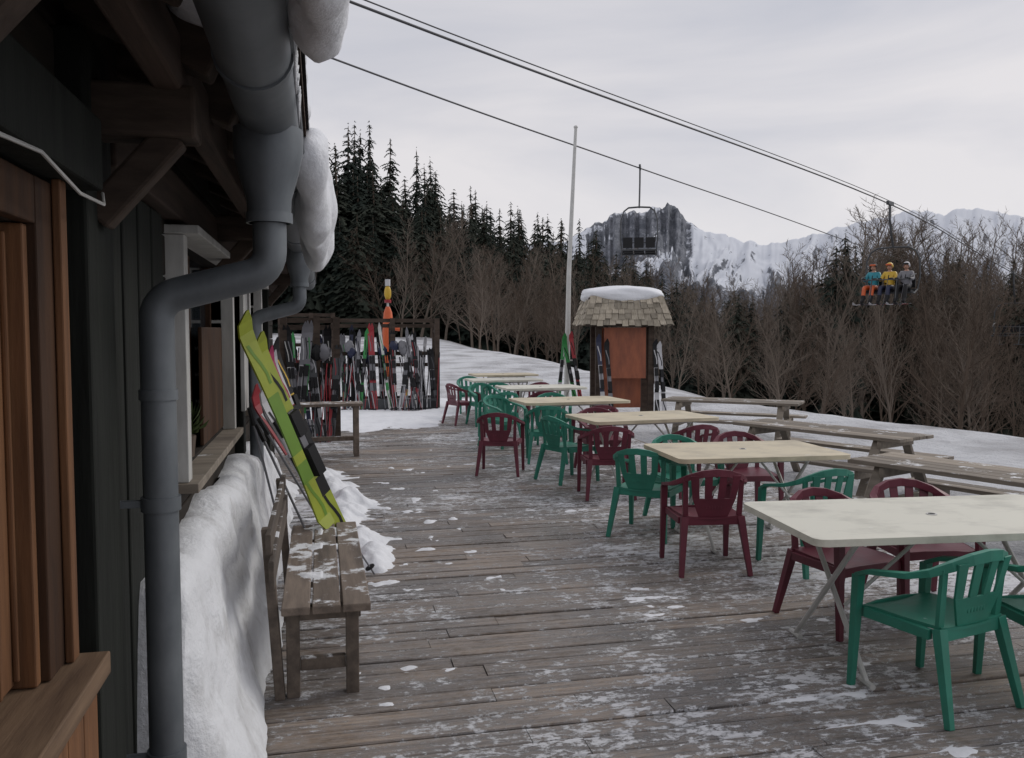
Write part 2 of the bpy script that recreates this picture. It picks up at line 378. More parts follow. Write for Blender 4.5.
def plant(azl,d,kind,top):
    r=d*math.tan(R(azl)); x,y=W(r,d); z=ground(x,y)-.2
    zt=1.7+top*d
    h=max(4,zt-z)
    if kind=='c':
        me=rnd.choice(CON); w=rnd.uniform(.75,1.25)*min(h,22)*(.95 if h>18 else 1.05)
    else:
        me=rnd.choice(BARE); w=h*rnd.uniform(.8,1.3)
    inst('tree',me,(x,y,z),rnd.random()*6.28,(w,w,h),forest,tilt=(rnd.gauss(0,.025),rnd.gauss(0,.025)) if kind=='c' else (rnd.gauss(0,.06),rnd.gauss(0,.06)))
for row,d0 in enumerate([118,108,98,90,83,77]):
    az=-30
    while az<8:
        az+=rnd.uniform(.45,1.6)
        el=interp(sky_l,az)/57.3
        f=[1,1,.96,.9,.82,.72][row]*rnd.uniform(.72,1.07)
        plant(az,d0+rnd.uniform(-4,4),'c',el*f)
for row,d0 in enumerate([150,125,105,85]):
    az=6
    while az<46:
        az+=rnd.uniform(.6,1.4)
        el=interp(sky_l,az)/57.3
        kind='c' if rnd.random()<(.65 if row<2 else .4) else 'b'
        plant(az,d0+rnd.uniform(-5,5),kind,el*rnd.uniform(.55,.92)*(.9 if kind=='c' else 1))
for row,d0 in enumerate([70,62,55]):
    az=-9
    while az<34:
        az+=rnd.uniform(.45,1.3)
        el=interp(sky_l,az)/57.3
        if az<7: f=rnd.uniform(.4,.72)
        else: f=rnd.uniform(.5,1.0)
        kind='c' if (az>4 and rnd.random()<.25) else 'b'
        dd=d0+rnd.uniform(-3,3)
        if az<-3 and dd<66: continue
        plant(az,dd,kind,el*f)
az=19
while az<33:   # tall birches and larches at the right
    az+=rnd.uniform(.7,1.7); plant(az,rnd.uniform(50,62),'b',interp(sky_l,az)/57.3*rnd.uniform(.9,1.12))
for d0 in (34,40,46):
    az=9
    while az<36:
        az+=rnd.uniform(1.0,3.4)
        plant(az,d0+rnd.uniform(-3,3),'b',interp(sky_l,az)/57.3*rnd.uniform(-.1,.7))
# ---------------------------------------------------------------- deck
def deck():
    mb=MB(); mb.m('deck'); rd=random.Random(3)
    y=-2.5
    while y<20.5:
        w=.142
        xs=[-.75]; x=-.75+rd.uniform(1.2,3.2)
        while x<4.2: xs.append(x); x+=rd.uniform(2.4,3.4)
        xs.append(4.75+rd.uniform(-.01,.01))
        for a,b in zip(xs,xs[1:]):
            mb.val=rd.random(); dz=rd.uniform(-.005,.003); t=rd.uniform(-.0025,.0025)
            x0,x1=a+.002,b-.002; y0,y1=y,y+w-rd.uniform(.008,.015)
            c=.005; z=dz
            vs=[(x0,y0,z-.04),(x1,y0,z-.04),(x1,y1,z-.04),(x0,y1,z-.04),
                (x0,y0,z-c+t),(x1,y0,z-c+t),(x1,y1,z-c-t),(x0,y1,z-c-t),
                (x0,y0+c,z+t),(x1,y0+c,z+t),(x1,y1-c,z-t),(x0,y1-c,z-t)]
            mb.add(vs,[(0,1,5,4),(2,3,7,6),(1,2,6,5),(3,0,4,7),(4,5,9,8),(6,7,11,10),(5,6,10,9),(7,4,8,11),(8,9,10,11)])
        y+=w
    mb.m('black'); mb.box((-.7,-2.5,-.2),(4.7,20.4,-.06))
    mb.m('greywood'); mb.box((4.76,-2.5,-.2),(4.8,20.5,-.005))
    mb.obj('wooden_deck')
deck()
# ---------------------------------------------------------------- building
def chalet():
    root=empty('wooden_chalet')
    XW=-.6
    op=[(.6,1.95,.93,1.92),(3.75,5.6,1.095,2.085),(7.0,8.3,1.095,2.085)]
    mb=MB(); mb.m('darkwood'); rd=random.Random(9)
    z=-.225
    while z<2.5:
        iv=[(-3.0,11.5)]
        for a,b,c,d in op:
            if c<z+.08<d:
                new=[]
                for s,e in iv:
                    if a>s and b<e: new+=[(s,a),(b,e)]
                    else: new.append((s,e))
                iv=new
        for s,e in iv:
            mb.val=rd.random(); o=rd.uniform(-.004,.004)
            mb.box((XW-.16,s,z),(XW+o,e,z+.158))
        z+=.165
    mb.obj('wall_boards',bevel=.006,parent=root)
    mb=MB(); mb.m('black'); mb.box((XW-4,-3,-.3),(XW-.165,11.49,2.45)); mb.obj('interior_mass',parent=root)
    mb=MB(); mb.m('darkgreen')
    for yy,w_ in ((2.36,.13),(6.4,.1),(9.6,.1)): mb.box((XW-.05,yy-w_,-.22),(XW+.06,yy+w_,2.42))
    for yy in (2.62,2.85,3.08,3.31): mb.box((XW+.005,yy-.1,-.2),(XW+.03,yy+.1,2.13))
    mb.box((XW-.1,-3,2.03),(XW+.1,2.22,2.2)); 
    mb.m('beamY'); mb.box((XW-.1,2.5,2.14),(XW+.07,11.5,2.3))
    mb.obj('posts',bevel=.008,parent=root)
    y0,y1,z0,z1=op[0]
    mb=MB(); mb.m('jamb')
    mb.box((XW-.005,y1,z0+.02),(XW+.03,y1+.13,z1+.1)); mb.box((XW-.005,y0-.13,z0-.02),(XW+.03,y0,z1+.1)); mb.box((XW-.004,y0,z1),(XW+.028,y1,z1+.1))
    mb.m('orangewood')
    mb.box((XW+.031,y1+.10,z0+.02),(XW+.05,y1+.145,z1+.11))
    mb.box((XW-.15,y1-.03,z0+.02),(XW+.012,y1-.002,z1-.002)); mb.box((XW-.15,y0+.002,z0+.02),(XW+.012,y0+.03,z1-.002))
    for a,b in((y1-.13,y1-.032),(y0+.032,y0+.12),((y0+y1)/2-.05,(y0+y1)/2+.05)): mb.box((XW-.08,a,z0+.03),(XW-.03,b,z1-.005))
    for yy in(y1-.032,y1-.13): mb.box((XW-.03,yy-.012,z0+.04),(XW-.018,yy,z1-.02))
    mb.m('orangewoodY')
    for za,zb in((z0+.03,z0+.13),(z1-.09,z1-.006)):
        mb.box((XW-.078,y0+.121,za),(XW-.032,(y0+y1)/2-.051,zb)); mb.box((XW-.078,(y0+y1)/2+.051,za),(XW-.032,y1-.131,zb))
    mb.box((XW-.16,y0-.16,z0-.035),(XW+.11,y1+.17,z0+.018))
    mb.m('orangewood')
    yy=-2.9
    while yy<2.1:
        mb.box((XW+.045,yy,-.2),(XW+.075,yy+.115,z0-.038)); yy+=.12
    mb.obj('window_frame_near',bevel=.004,parent=root)
    mb=MB(); mb.m('glass'); mb.box((XW-.06,y0+.1,z0+.1),(XW-.05,y1-.1,z1-.07)); mb.obj('pane_near',parent=root)
    for a,b,c,d in op[1:]:
        mb=MB(); mb.m('whitepaint')
        mb.box((XW-.15,a-.09,c-.02),(XW+.07,a,d+.0)); mb.box((XW-.15,b,c-.02),(XW+.07,b+.08,d+.0)); mb.box((XW-.149,a-.12,d+.001),(XW+.13,b+.12,d+.035))
        mb.m('greywood'); mb.box((XW-.15,a-.12,c-.06),(XW+.11,b+.12,c-.021))
        mb.m('jamb')
        for f in(0,.5,1):
            yy=a+(b-a)*f; s=.05
            mb.box((XW-.11,max(a,yy-s),c),(XW-.06,min(b,yy+s),d))
        mb.box((XW-.02,(a+b)/2,c),(XW-.0,b-.01,c+.62))
        mb.obj('window_frame',bevel=.004,parent=root)
        mb=MB(); mb.m('glass'); mb.box((XW-.1,a+.01,c),(XW-.09,b-.01,d)); mb.obj('pane',parent=root)
    mb=MB(); mb.m('whitepaint')
    mb.box((XW+.072,6.0,1.15),(XW+.1,6.3,2.05)); mb.obj('shutter',bevel=.004,parent=root)
    sl=.42
    def zr(x): return 2.40+(-.05-x)*sl
    mb=MB(); mb.m('beamY'); rd2=random.Random(2)
    x=-.04
    while x>-3.6:
        mb.val=rd2.random(); x2=x-.16
        mb.add([(x,-3,zr(x)),(x,12,zr(x)),(x2+.001,12,zr(x2)),(x2+.001,-3,zr(x2)),(x,-3,zr(x)+.03),(x,12,zr(x)+.03),(x2+.001,12,zr(x2)+.03),(x2+.001,-3,zr(x2)+.03)],
          [(0,1,2,3),(7,6,5,4),(0,4,5,1),(2,6,7,3),(0,3,7,4),(1,5,6,2)]); x=x2
    mb.obj('roof_boards',parent=root)
    mb=MB(); mb.m('beamwood'); yy=-2.6
    while yy<12:
        mb.beam((-3.4,yy,zr(-3.4)-.075),(-.24,yy,zr(-.24)-.075),.11,.14)
        yy+=.55
    mb.m('beamY'); mb.val=.8; mb.box((-.40,-3,2.30),(-.33,12,2.44))
    mb.m('beamwood')
    for yy in(1.25,2.36,4.9,6.4,9.6): mb.beam((XW,yy,2.25),(-.3,yy,2.25),.13,.13); mb.beam((XW+.05,yy,1.98),(-.36,yy,2.2),.07,.08)
    mb.obj('rafters',bevel=.01,parent=root)
    mb=MB(); mb.m('black'); mb.box((-3.6,-3,3.9),(-3.5,12,4.1))
    a=-.03
    mb.add([(a,-3,zr(a)+.04),(a,12,zr(a)+.04),(-3.6,12,zr(-3.6)+.04),(-3.6,-3,zr(-3.6)+.04),(a,-3,zr(a)+.06),(a,12,zr(a)+.06),(-3.6,12,zr(-3.6)+.06),(-3.6,-3,zr(-3.6)+.06)],
          [(0,1,2,3),(7,6,5,4),(0,4,5,1),(2,6,7,3),(0,3,7,4),(1,5,6,2)])
    mb.obj('roofing',parent=root)
    mb=MB(); mb.m('zinc'); rg=.085; gx,gz=-.14,2.33
    def half(y0,y1,r,t=.006):
        vs=[];fs=[];n=14
        for yy in(y0,y1):
            for rr in(r,r-t):
                for k in range(n+1):
                    a=math.pi+math.pi*k/n; vs.append((gx+rr*math.cos(a),yy,gz+rr*math.sin(a)))
        q=n+1
        for k in range(n):
            fs.append((k,k+1,2*q+k+1,2*q+k)); fs.append((q+k+1,q+k,3*q+k,3*q+k+1))
            fs.append((k+1,k,q+k,q+k+1)); fs.append((2*q+k,2*q+k+1,3*q+k+1,3*q+k))
        fs.append((0,2*q,3*q,q)); fs.append((n,q+n,3*q+n,2*q+n))
        mb.add(vs,fs)
    half(-3,12,rg)
    for yy in(-.4,1.05,2.05,3.6,5.6,8,10.4): half(yy-.015,yy+.015,rg+.006,.012)
    mb.tube([(gx+rg,-3,gz+.005),(gx+rg,12,gz+.005)],.010,8)
    for yo in(2.6,6.35):
        mb.tube([(gx,yo,gz-.05),(gx,yo,gz-.12),(gx,yo,gz-.18),(gx,yo,gz-.25),(gx,yo,gz-.32)],[.098,.098,.084,.064,.06],24)
        mb.tube([(gx,yo,gz-.29),(gx,yo,gz-.32)],.066,24)
        px=XW+.145
        def arc(c,a0,a1,r,n=6):
            return [(c[0]+r*math.cos(a0+(a1-a0)*i/n),yo,c[1]+r*math.sin(a0+(a1-a0)*i/n)) for i in range(n+1)]
        z1=gz-.40; rr=.075
        pts=[(gx,yo,gz-.3)]+arc((gx-rr,z1),0,-math.pi/2*.85,rr)+ arc((px+rr,z1-rr*2-.05),math.pi/2*1.15,math.pi,rr)+[(px,yo,1.2),(px,yo,-.02)]
        mb.tube(pts,.048,24)
        mb.tube([(px,yo,1.50),(px,yo,1.53)],.053,24)
        for zz in(.45,1.2): mb.tube([(px,yo,zz-.02),(px,yo,zz+.02)],.055,24); mb.beam((px,yo,zz),(XW,yo,zz),.02,.02)
    mb.obj('gutter_and_downpipes',auto=True,parent=root)
    mb=MB(); mb.m('whitemetal'); mb.tube([(XW+.11,.3,2.02),(XW+.115,1.4,2.0),(XW+.115,1.7,2.02),(XW+.115,1.95,1.985),(XW+.115,2.15,1.99),(XW+.09,2.25,2.03)],.004,6)
    mb.obj('wall_wire',parent=root)
chalet()
def blobs(name,items,mat_='snow',voxel=.03,amp=.12,seed=0,disp=.05):
    mb=MB(); mb.m(mat_); r0=random.Random(seed)
    for c,r in items:
        off=r0.random()*10
        mb.ell(c,r,28,18,lambda p:1+amp*fbm(p.x+off,p.y,p.z,4,1.7))
    o=mb.obj(name,smooth=True)
    rm=o.modifiers.new('r','REMESH'); rm.mode='VOXEL'; rm.voxel_size=voxel; rm.use_smooth_shade=True
    tx=bpy.data.textures.new(name,'CLOUDS'); tx.noise_scale=.2; tx.noise_depth=3
    dm=o.modifiers.new('d','DISPLACE'); dm.texture=tx; dm.strength=disp; dm.mid_level=.5; dm.texture_coords='LOCAL'
    sm=o.modifiers.new('s','SMOOTH'); sm.factor=.7; sm.iterations=9
    return o
rd=random.Random(4); it=[]
y=-2.5
while y<12:
    it.append(((-.75,y,2.80),(.68,.28,.09))); it.append(((-.19,y,2.54+.02*math.sin(y*2.1)),(.17,.2,.06+.03*max(0,math.sin(y*.9+1))))); y+=.2
y=1.35
while y<2.0:
    k=math.sin((y-1.3)/.75*math.pi)**.5
    it.append(((-.01+.015*k,y,2.43-.04*k),(.065,.1,.07+.08*k))); y+=.07
y=3.3
while y<5.2:
    k=max(0,math.sin((y-3.25)/2.0*math.pi))**.6
    it.append(((-.035+.03*k,y,2.37-.16*k),(.075+.01*math.sin(y*7),.14,.07+.15*k))); y+=.07
o=blobs('roof_snow',it,voxel=.02,disp=.09,amp=.06)
mb=MB(); mb.m('snowbank')
for i in range(9):
    yy=2.0+rd.random()*.5; l=rd.uniform(.03,.10); mb.tube([(-.048,yy,2.35),(-.048,yy,2.35-l)],[.007,.001],6)
mb.obj('icicles',smooth=True)
def bank():
    mb=MB(); mb.m('snowbank'); ny=200; prof=22; vs=[];fs=[]; Y0=2.74
    for i in range(ny+1):
        y=Y0+i*(9.4-Y0)/ny
        top=.90-.02*(y-2.5)-max(0,y-7)*.2+.07*fbm(0,y,0,4,1.3)
        endf=min(1,(y-Y0)/.12+.05)**.5; top=max(.05,top*endf)
        foot=-.25+.04*fbm(3,y,0,4,1.1)+.02*math.sin(y*3)
        for k in range(prof+1):
            t=k/prof
            if t<.25:
                u=t/.25; x=-.61+.17*u; z=top+.02*math.sin(u*3)-.04*u*u
            else:
                u=(t-.25)/.75; x=-.44+(foot+.44)*(.35*u+.65*u**2.2) ; z=(top-.04)*(1-u)
            n=fbm(x*1.0,y,z,5,2.2)*.035+max(0,noise.noise(Vector((y*4,z*4,1))))*.02
            vs.append((x+n,y,max(-.01,z+n*.6)))
    q=prof+1
    for i in range(ny):
        for k in range(prof):
            a=i*q+k; fs.append((a,a+1,a+q+1,a+q))
    fs.append(tuple(range(q)))
    mb.add(vs,fs); mb.obj('snow_bank',smooth=True)
bank()
def snowpatch(name,x0,x1,y0,y1,fn,step=.03,key='snow',zb=0):
    nx=int((x1-x0)/step);ny=int((y1-y0)/step); mb=MB(); mb.m(key)
    H={};vs=[];idx={}
    for i in range(nx+1):
        for j in range(ny+1):
            H[i,j]=fn(x0+i*step,y0+j*step)
    fs=[]
    def vid(i,j):
        if (i,j) not in idx:
            idx[i,j]=len(vs); vs.append((x0+i*step,y0+j*step,zb+max(H[i,j],-.03)))
        return idx[i,j]
    for i in range(nx):
        for j in range(ny):
            if max(H[i,j],H[i+1,j],H[i,j+1],H[i+1,j+1])>-.01: fs.append((vid(i,j),vid(i+1,j),vid(i+1,j+1),vid(i,j+1)))
    mb.add(vs,fs); return mb.obj(name,smooth=True)
heaps=[(.36,6.3,.14,.34,.15),(.28,6.85,.15,.3,.16),(.15,7.5,.14,.45,.16),(.22,8.3,.2,.4,.18),(.1,9.1,.2,.4,.13),(.0,10.0,.2,.4,.12),(.1,5.75,.2,.2,.06)]
def hf(x,y):
    z=0
    for a,b,sx,sy,h in heaps: z=max(z,h*math.exp(-((x-a)/sx)**2-((y-b)/sy)**2))
    return z*(1+.45*fbm(x,y,0,5,4))+.04*fbm(x,y,4,6,5)-.024
snowpatch('snow_pile',-.5,1.2,5.2,10.8,hf,.02)
def edge(x,y):
    k=(y-14.6)*.05-max(0,x-1.6)*.10*(1 if y<19 else .5)
    return min(.05,max(-.05,k))+.05*fbm(x,y,0,5,.9)-.01
snowpatch('snow_edge',-.7,4.7,13.2,20.6,edge,.06)
def slush(x,y):
    m=.022*fbm(x,y*1.6,9,5,1.1)+.018*fbm(x,y*1.8,2,6,5.5)
    return m-.0215-(.006 if .3<x<1.5 else 0)
snowpatch('slush_patches',-.2,4.6,2.6,13,slush,.02)
# ---------------------------------------------------------------- furniture
def chairmesh(key):
    mb=MB(); mb.m(key); mb.X=Matrix.Scale(.93,4)
    half=[(-.255,.235,.585),(-.27,.16,.62),(-.278,.05,.64),(-.275,-.07,.66),(-.25,-.17,.695),(-.19,-.235,.735),(-.1,-.272,.765),(0,-.283,.775)]
    pts=half+[(-x,y,z) for x,y,z in half[-2::-1]]
    wd=[.05,.055,.055,.052,.045,.036,.03,.028]; wd=wd+wd[-2::-1]
    hd=[.022,.022,.024,.028,.036,.046,.052,.055]; hd=hd+hd[-2::-1]
    mb.sweep(pts,wd,hd)
    for s in(-1,1):
        mb.beam((s*.255,.235,.585),(s*.262,.262,0),.05,.045,up=(0,1,0),w2=.034,h2=.03)
        mb.beam((s*.215,-.2,.43),(s*.262,-.30,0),.055,.045,up=(0,1,0),w2=.034,h2=.032)
        mb.beam((s*.205,-.19,.42),(s*.215,-.215,.72),.04,.022,up=(0,1,0),w2=.036)
        mb.beam((s*.24,.2,.40),(s*.24,-.17,.40),.03,.05)
    n=10; vs=[];fs=[]
    for layer in(0,1):
        for i in range(n+1):
            for j in range(n+1):
                u=-1+2*i/n;v=-1+2*j/n
                x=.235*u*(1-.06*(v<0)*abs(v)); y=.235*v*(1-.05*u*u)+.01
                z=.425+.012*u*u+.006*v*v-.02*max(0,v)**3-(.014 if layer else 0)
                vs.append((x,y,z))
    q=(n+1)**2
    for i in range(n):
        for j in range(n):
            a=i*(n+1)+j; fs.append((a,a+n+1,a+n+2,a+1)); fs.append((q+a,q+a+1,q+a+n+2,q+a+n+1))
    for i in range(n):
        for a,b in((i*(n+1),(i+1)*(n+1)),((i+1)*(n+1)+n,i*(n+1)+n),(i+1,i),(n*(n+1)+i,n*(n+1)+i+1)):
            fs.append((a,b,q+b,q+a))
    mb.add(vs,fs)
    mb.sweep([(-.23,.235,.39),(-.1,.243,.40),(.1,.243,.40),(.23,.235,.39)],.014,.055)
    mb.sweep([(-.2,-.21,.40),(.2,-.21,.40)],.014,.06)
    def yb(x,z): return -.205-.075*(z-.42)/.35+.35*x*x
    def patch(x0,x1,z0,z1,x0t=None,x1t=None,nx=4,nz=4):
        x0t=x0 if x0t is None else x0t; x1t=x1 if x1t is None else x1t
        vs=[];fs=[]
        for l in(0,.012):
            for i in range(nz+1):
                t=i/nz;z=z0+(z1-z0)*t
                for j in range(nx+1):
                    x=(x0+(x0t-x0)*t)*(1-j/nx)+(x1+(x1t-x1)*t)*j/nx
                    vs.append((x,yb(x,z)-l,z))
        c=nx+1;q=c*(nz+1)
        for i in range(nz):
            for j in range(nx):
                a=i*c+j; fs.append((a+1,a,a+c,a+c+1)); fs.append((q+a,q+a+1,q+a+c+1,q+a+c))
        for i in range(nz):
            a=i*c; fs.append((a,q+a,q+a+c,a+c)); a=i*c+nx; fs.append((q+a,a,a+c,q+a+c))
        for j in range(nx):
            a=j; fs.append((a,a+1,q+a+1,q+a)); a=nz*c+j; fs.append((a+1,a,q+a,q+a+1))
        mb.add(vs,fs)
    patch(-.11,.11,.43,.575,-.165,.165,8,3)
    for x0,x1,t0,t1 in((-.165,-.115,-.19,-.13),(-.075,-.022,-.085,-.028),(.022,.075,.028,.085),(.115,.165,.13,.19)): patch(x0,x1,.575,.75,t0,t1,2,4)
    for k in range(6):
        x=-.06+k*.022; mb.beam((x,yb(x,.5)-.013,.495),(x,yb(x,.5)-.015,.52),.012,.004,up=(0,1,0))
    return mb.mesh('plastic_chair')
CG=chairmesh('green'); CM=chairmesh('maroon')
def chair(c,x,y,face):
    inst('plastic_armchair',CG if c=='g' else CM,(x,y,.0),R(-face),parent=None,bevel=.006)
def table(x,y,l,w,rz,key='cream'):
    mb=MB(); mb.m(key); h=.74
    r=.06; pts=[]
    for cx,cy,a0 in((l/2-r,w/2-r,0),(-l/2+r,w/2-r,90),(-l/2+r,-w/2+r,180),(l/2-r,-w/2+r,270)):
        for k in range(5):
            a=R(a0+k*22.5); pts.append((cx+r*math.cos(a),cy+r*math.sin(a)))
    n=len(pts); vs=[(a,b,h) for a,b in pts]+[(a,b,h-.035) for a,b in pts]
    mb.add(vs,[tuple(range(n)),tuple(range(2*n-1,n-1,-1))]+[(i,i+n,(i+1)%n+n,(i+1)%n) for i in range(n)])
    mb.m('whitemetal')
    mb.tube([(0,0,h-.002),(0,0,h+.004)],.028,16)
    mb.m('black'); mb.tube([(0,0,h+.003),(0,0,h+.005)],.018,16); mb.m('whitemetal')
    for s in(-1,1):
        yy=s*(w/2-.14); xx=l/2-.3
        mb.beam((-xx,yy,h-.05),(xx,yy,h-.05),.03,.025)
    for s in(-1,1):
        xx=s*(l/2-.32); a=w/2-.1
        mb.tube([(xx-.0,-a,.012),(xx,a-.05,h-.05)],.014,8)
        mb.tube([(xx+s*.03,a,.012),(xx+s*.03,-a+.05,h-.05)],.014,8)
        mb.tube([(xx,-a-.05,.012),(xx,-a+.06,.012)],.016,8); mb.tube([(xx+s*.03,a-.06,.012),(xx+s*.03,a+.05,.012)],.016,8)
        mb.tube([(xx,-.12,.32),(xx*.2,-.12,h-.06)],.01,6)
    mb.obj('terrace_table',loc=(x,y,0),rz=R(rz),auto=True,bevel=.004)
table(3.10,3.8,1.72,.88,-5,'cream')
table(3.32,6.25,1.4,.9,-3,'tan')
table(3.5,8.95,1.5,.9,6,'tan')
table(3.35,11.3,1.5,.9,4,'tan')
table(3.65,14.0,1.4,.9,3,'cream')
table(3.5,16.3,1.4,.85,3,'cream')
table(3.9,18.2,1.4,.85,3,'tan')
for c in [('g',2.76,3.36,-14),('g',3.36,3.24,8),('m',2.95,4.34,170),('m',3.6,4.5,190),
          ('m',2.68,5.6,8),('g',3.42,5.45,-8),('g',2.66,6.62,42),('g',3.15,7.0,174),('m',3.8,7.1,185),
          ('m',2.85,8.25,8),('m',3.75,8.2,-4),('g',2.72,9.2,70),('m',3.3,9.75,180),
          ('m',2.08,9.85,20),('g',2.85,10.6,12),('m',3.5,10.55,0),('g',2.6,12.1,150),('g',3.4,12.3,190),
          ('g',2.75,13.1,-15),('m',3.5,13.2,6),('m',2.5,15.2,70),('g',2.85,14.9,170),('g',3.2,15.5,10),('g',3.0,17.2,180),('m',3.9,15.4,-12)]:
    chair(*c)
def picnic(x,y,rz,z,l=2.0):
    mb=MB(); mb.m('greywood')
    for k in range(5): 
        mb.val=random.random(); mb.box((-l/2+random.uniform(0,.02),-.37+k*.15,.71),(l/2-random.uniform(0,.02),-.37+k*.15+.14,.75))
    for s in(-1,1):
        for k in range(2): 
            mb.val=random.random(); yy=s*.72-.14+k*.145; mb.box((-l/2,yy,.42),(l/2,yy+.135,.46))
        xx=s*(l/2-.3)
        mb.beam((xx,-.28,.71),(xx,-.68,0),.045,.1,up=(1,0,0)); mb.beam((xx,.28,.71),(xx,.68,0),.045,.1,up=(1,0,0))
        mb.beam((xx+.047,-.8,.37),(xx+.047,.8,.37),.045,.1); mb.beam((xx+.047,-.36,.66),(xx+.047,.36,.66),.045,.09)
    mb.obj('picnic_table',loc=(x,y,z),rz=R(rz),bevel=.006)
picnic(6.9,13.4,-38,-.25,2.3)
picnic(6.05,9.3,-66,-.25,2.3)
picnic(5.55,6.15,-68,-.25,2.2)
def bench():
    mb=MB(); mb.m('benchwood')
    for k in range(3):
        mb.val=[.9,.6,.8][k]; x=-.185+k*.135; mb.box((x,3.85,.425),(x+.125,5.5+.02*k,.462))
    for yy in(4.0,5.3):
        mb.val=.2
        mb.box((-.17,yy-.035,0),(-.11,yy+.035,.42)); mb.box((.1,yy-.035,0),(.16,yy+.035,.42)); mb.box((-.18,yy-.03,.36),(.17,yy+.03,.423)); mb.box((-.108,yy-.02,.12),(.098,yy+.02,.18))
    for yy in(3.98,5.3): mb.beam((-.2,yy,0),(-.25,yy,.8),.045,.06)
    mb.val=.05
    mb.box((-.235,3.84,.55),(-.212,5.5,.68)); mb.box((-.247,3.84,.71),(-.222,5.5,.8))
    mb.obj('wooden_bench',bevel=.005)
bench()
def bs(x,y):
    d=min(x+.18,.2-x,y-3.9,5.5-y)
    return min(.02,d*.3)+.03*fbm(x,y,0,5,4)+(y-4.9)*.012-.022-.02*(x>0)
snowpatch('bench_snow',-.185,.21,3.9,5.5,bs,.012,zb=.4625)
def smallbench(x,y):
    mb=MB(); mb.m('benchwood')
    for k in range(3): mb.val=.9; mb.box((-.45,-.2+k*.135,.68),(.45,-.2+k*.135+.125,.72))
    for sx in(-.36,.36):
        for sy in(-.14,.14): mb.box((sx-.035,sy-.035,0),(sx+.035,sy+.035,.68))
    mb.box((-.4,-.02,.2),(.4,.02,.26))
    mb.obj('wooden_side_table',loc=(x,y,0),bevel=.005)
smallbench(.1,11.7)
# ---------------------------------------------------------------- skis
def ski(mb,p,q,normal,c1,c2,L=None,w=.11,binding=True):
    p=Vector(p);q=Vector(q);d=(q-p).normalized(); L=L or (q-p).length
    nrm=Vector(normal); nrm=(nrm-d*nrm.dot(d)).normalized(); s=d.cross(nrm).normalized()
    n=22; rows=[]
    for i in range(n+1):
        t=i/n
        ww=w*(.5+.0)*( .78+.9*(t-.48)**2*1.3 )
        if t>.93: ww*=math.sqrt(max(.02,1-((t-.93)/.07)**2))
        if t<.03: ww*=.75
        bend=.09*max(0,(t-.88)/.12)**2 +.03*max(0,(.06-t)/.06)**2+ .012*math.sin(math.pi*t)
        c=p+d*(L*t)+nrm*bend
        rows.append((c,ww))
    for i in range(n):
        seg=i/n
        key=c1 if (seg<.2 or .3<seg<.36 or seg>.62) else c2
        mb.m(key); (a,wa),(b,wb)=rows[i],rows[i+1]; th=nrm*.013
        mb.add([a-s*wa,a+s*wa,b+s*wb,b-s*wb,a-s*wa+th,a+s*wa+th,b+s*wb+th,b-s*wb+th],[(3,2,1,0),(4,5,6,7),(0,1,5,4),(1,2,6,5),(2,3,7,6),(3,0,4,7)])
        if (seg>.66 and i<n-3) or (.04<seg<.2):
            mb.m(c2); e=nrm*.0145; f0=.5*math.sin(i*.9); f1=.5*math.sin((i+1)*.9)
            mb.add([a+s*wa*(f0-.22)+e,a+s*wa*(f0+.22)+e,b+s*wb*(f1+.22)+e,b+s*wb*(f1-.22)+e],[(0,1,2,3)])
    if binding:
        mb.m('black')
        for t,l,h in((.40,.10,.055),(.58,.08,.045)):
            c=p+d*(L*t)+nrm*(.02+h/2); mb.beam(c-d*l,c+d*l,w*.6,h,up=nrm)
        mb.m('grey'); c=p+d*(L*.49)+nrm*.03; mb.beam(c-d*.22,c+d*.22,w*.4,.016,up=nrm)
def skipole(mb,p,q,key='grey'):
    p=Vector(p);q=Vector(q);d=(q-p).normalized()
    mb.m(key); mb.tube([p,q],[.006,.009],8); mb.m('black'); mb.tube([q-d*.12,q],.016,8); mb.tube([p+d*.06,p+d*.07],.035,10)
mb=MB(); ski(mb,(.02,5.42,.47),(-.47,5.05,1.80),(.75,-.75,.25),'yg','yg2',w=.115,binding=False); mb.obj('ski',auto=True)
mb=MB(); ski(mb,(.13,5.58,.36),(-.40,5.2,1.68),(.75,-.75,.25),'yg','black',w=.115); mb.obj('ski',auto=True)
for (x,y,ln,c1,c2) in [(.2,5.95,1.5,'white','black'),(.26,6.1,1.45,'grey','red'),(.22,6.3,1.5,'red','white'),(.15,6.75,1.6,'red','white'),(.1,7.2,1.65,'black','white'),(.1,7.7,1.6,'navy','white'),(.05,8.2,1.65,'pink','black'),(.05,8.8,1.6,'white','red'),(.0,9.3,1.7,'black','yellow')]:
    mb=MB(); tx=-.5 if y>6.2 else -.42
    hh=math.sqrt(ln*ln-(x-tx)**2-.04)
    ski(mb,(x,y,0.01),(tx,y-.2,hh),(.8,-.6,.2),c1,c2,w=.1); mb.obj('ski',auto=True)
for (a,b) in [((.1,5.3,.0),(-.4,5.6,1.1)),((.22,5.75,.0),(-.38,5.5,1.15)),((-.2,5.9,0),(-.45,5.7,1.2)),((.3,6.3,0),(-.35,6.2,1.05)),((.25,7.0,0),(-.4,7.1,1.1)),((.35,5.9,0),(-.3,5.75,1.1))]:
    mb=MB(); skipole(mb,a,b); mb.obj('ski_pole',auto=True)
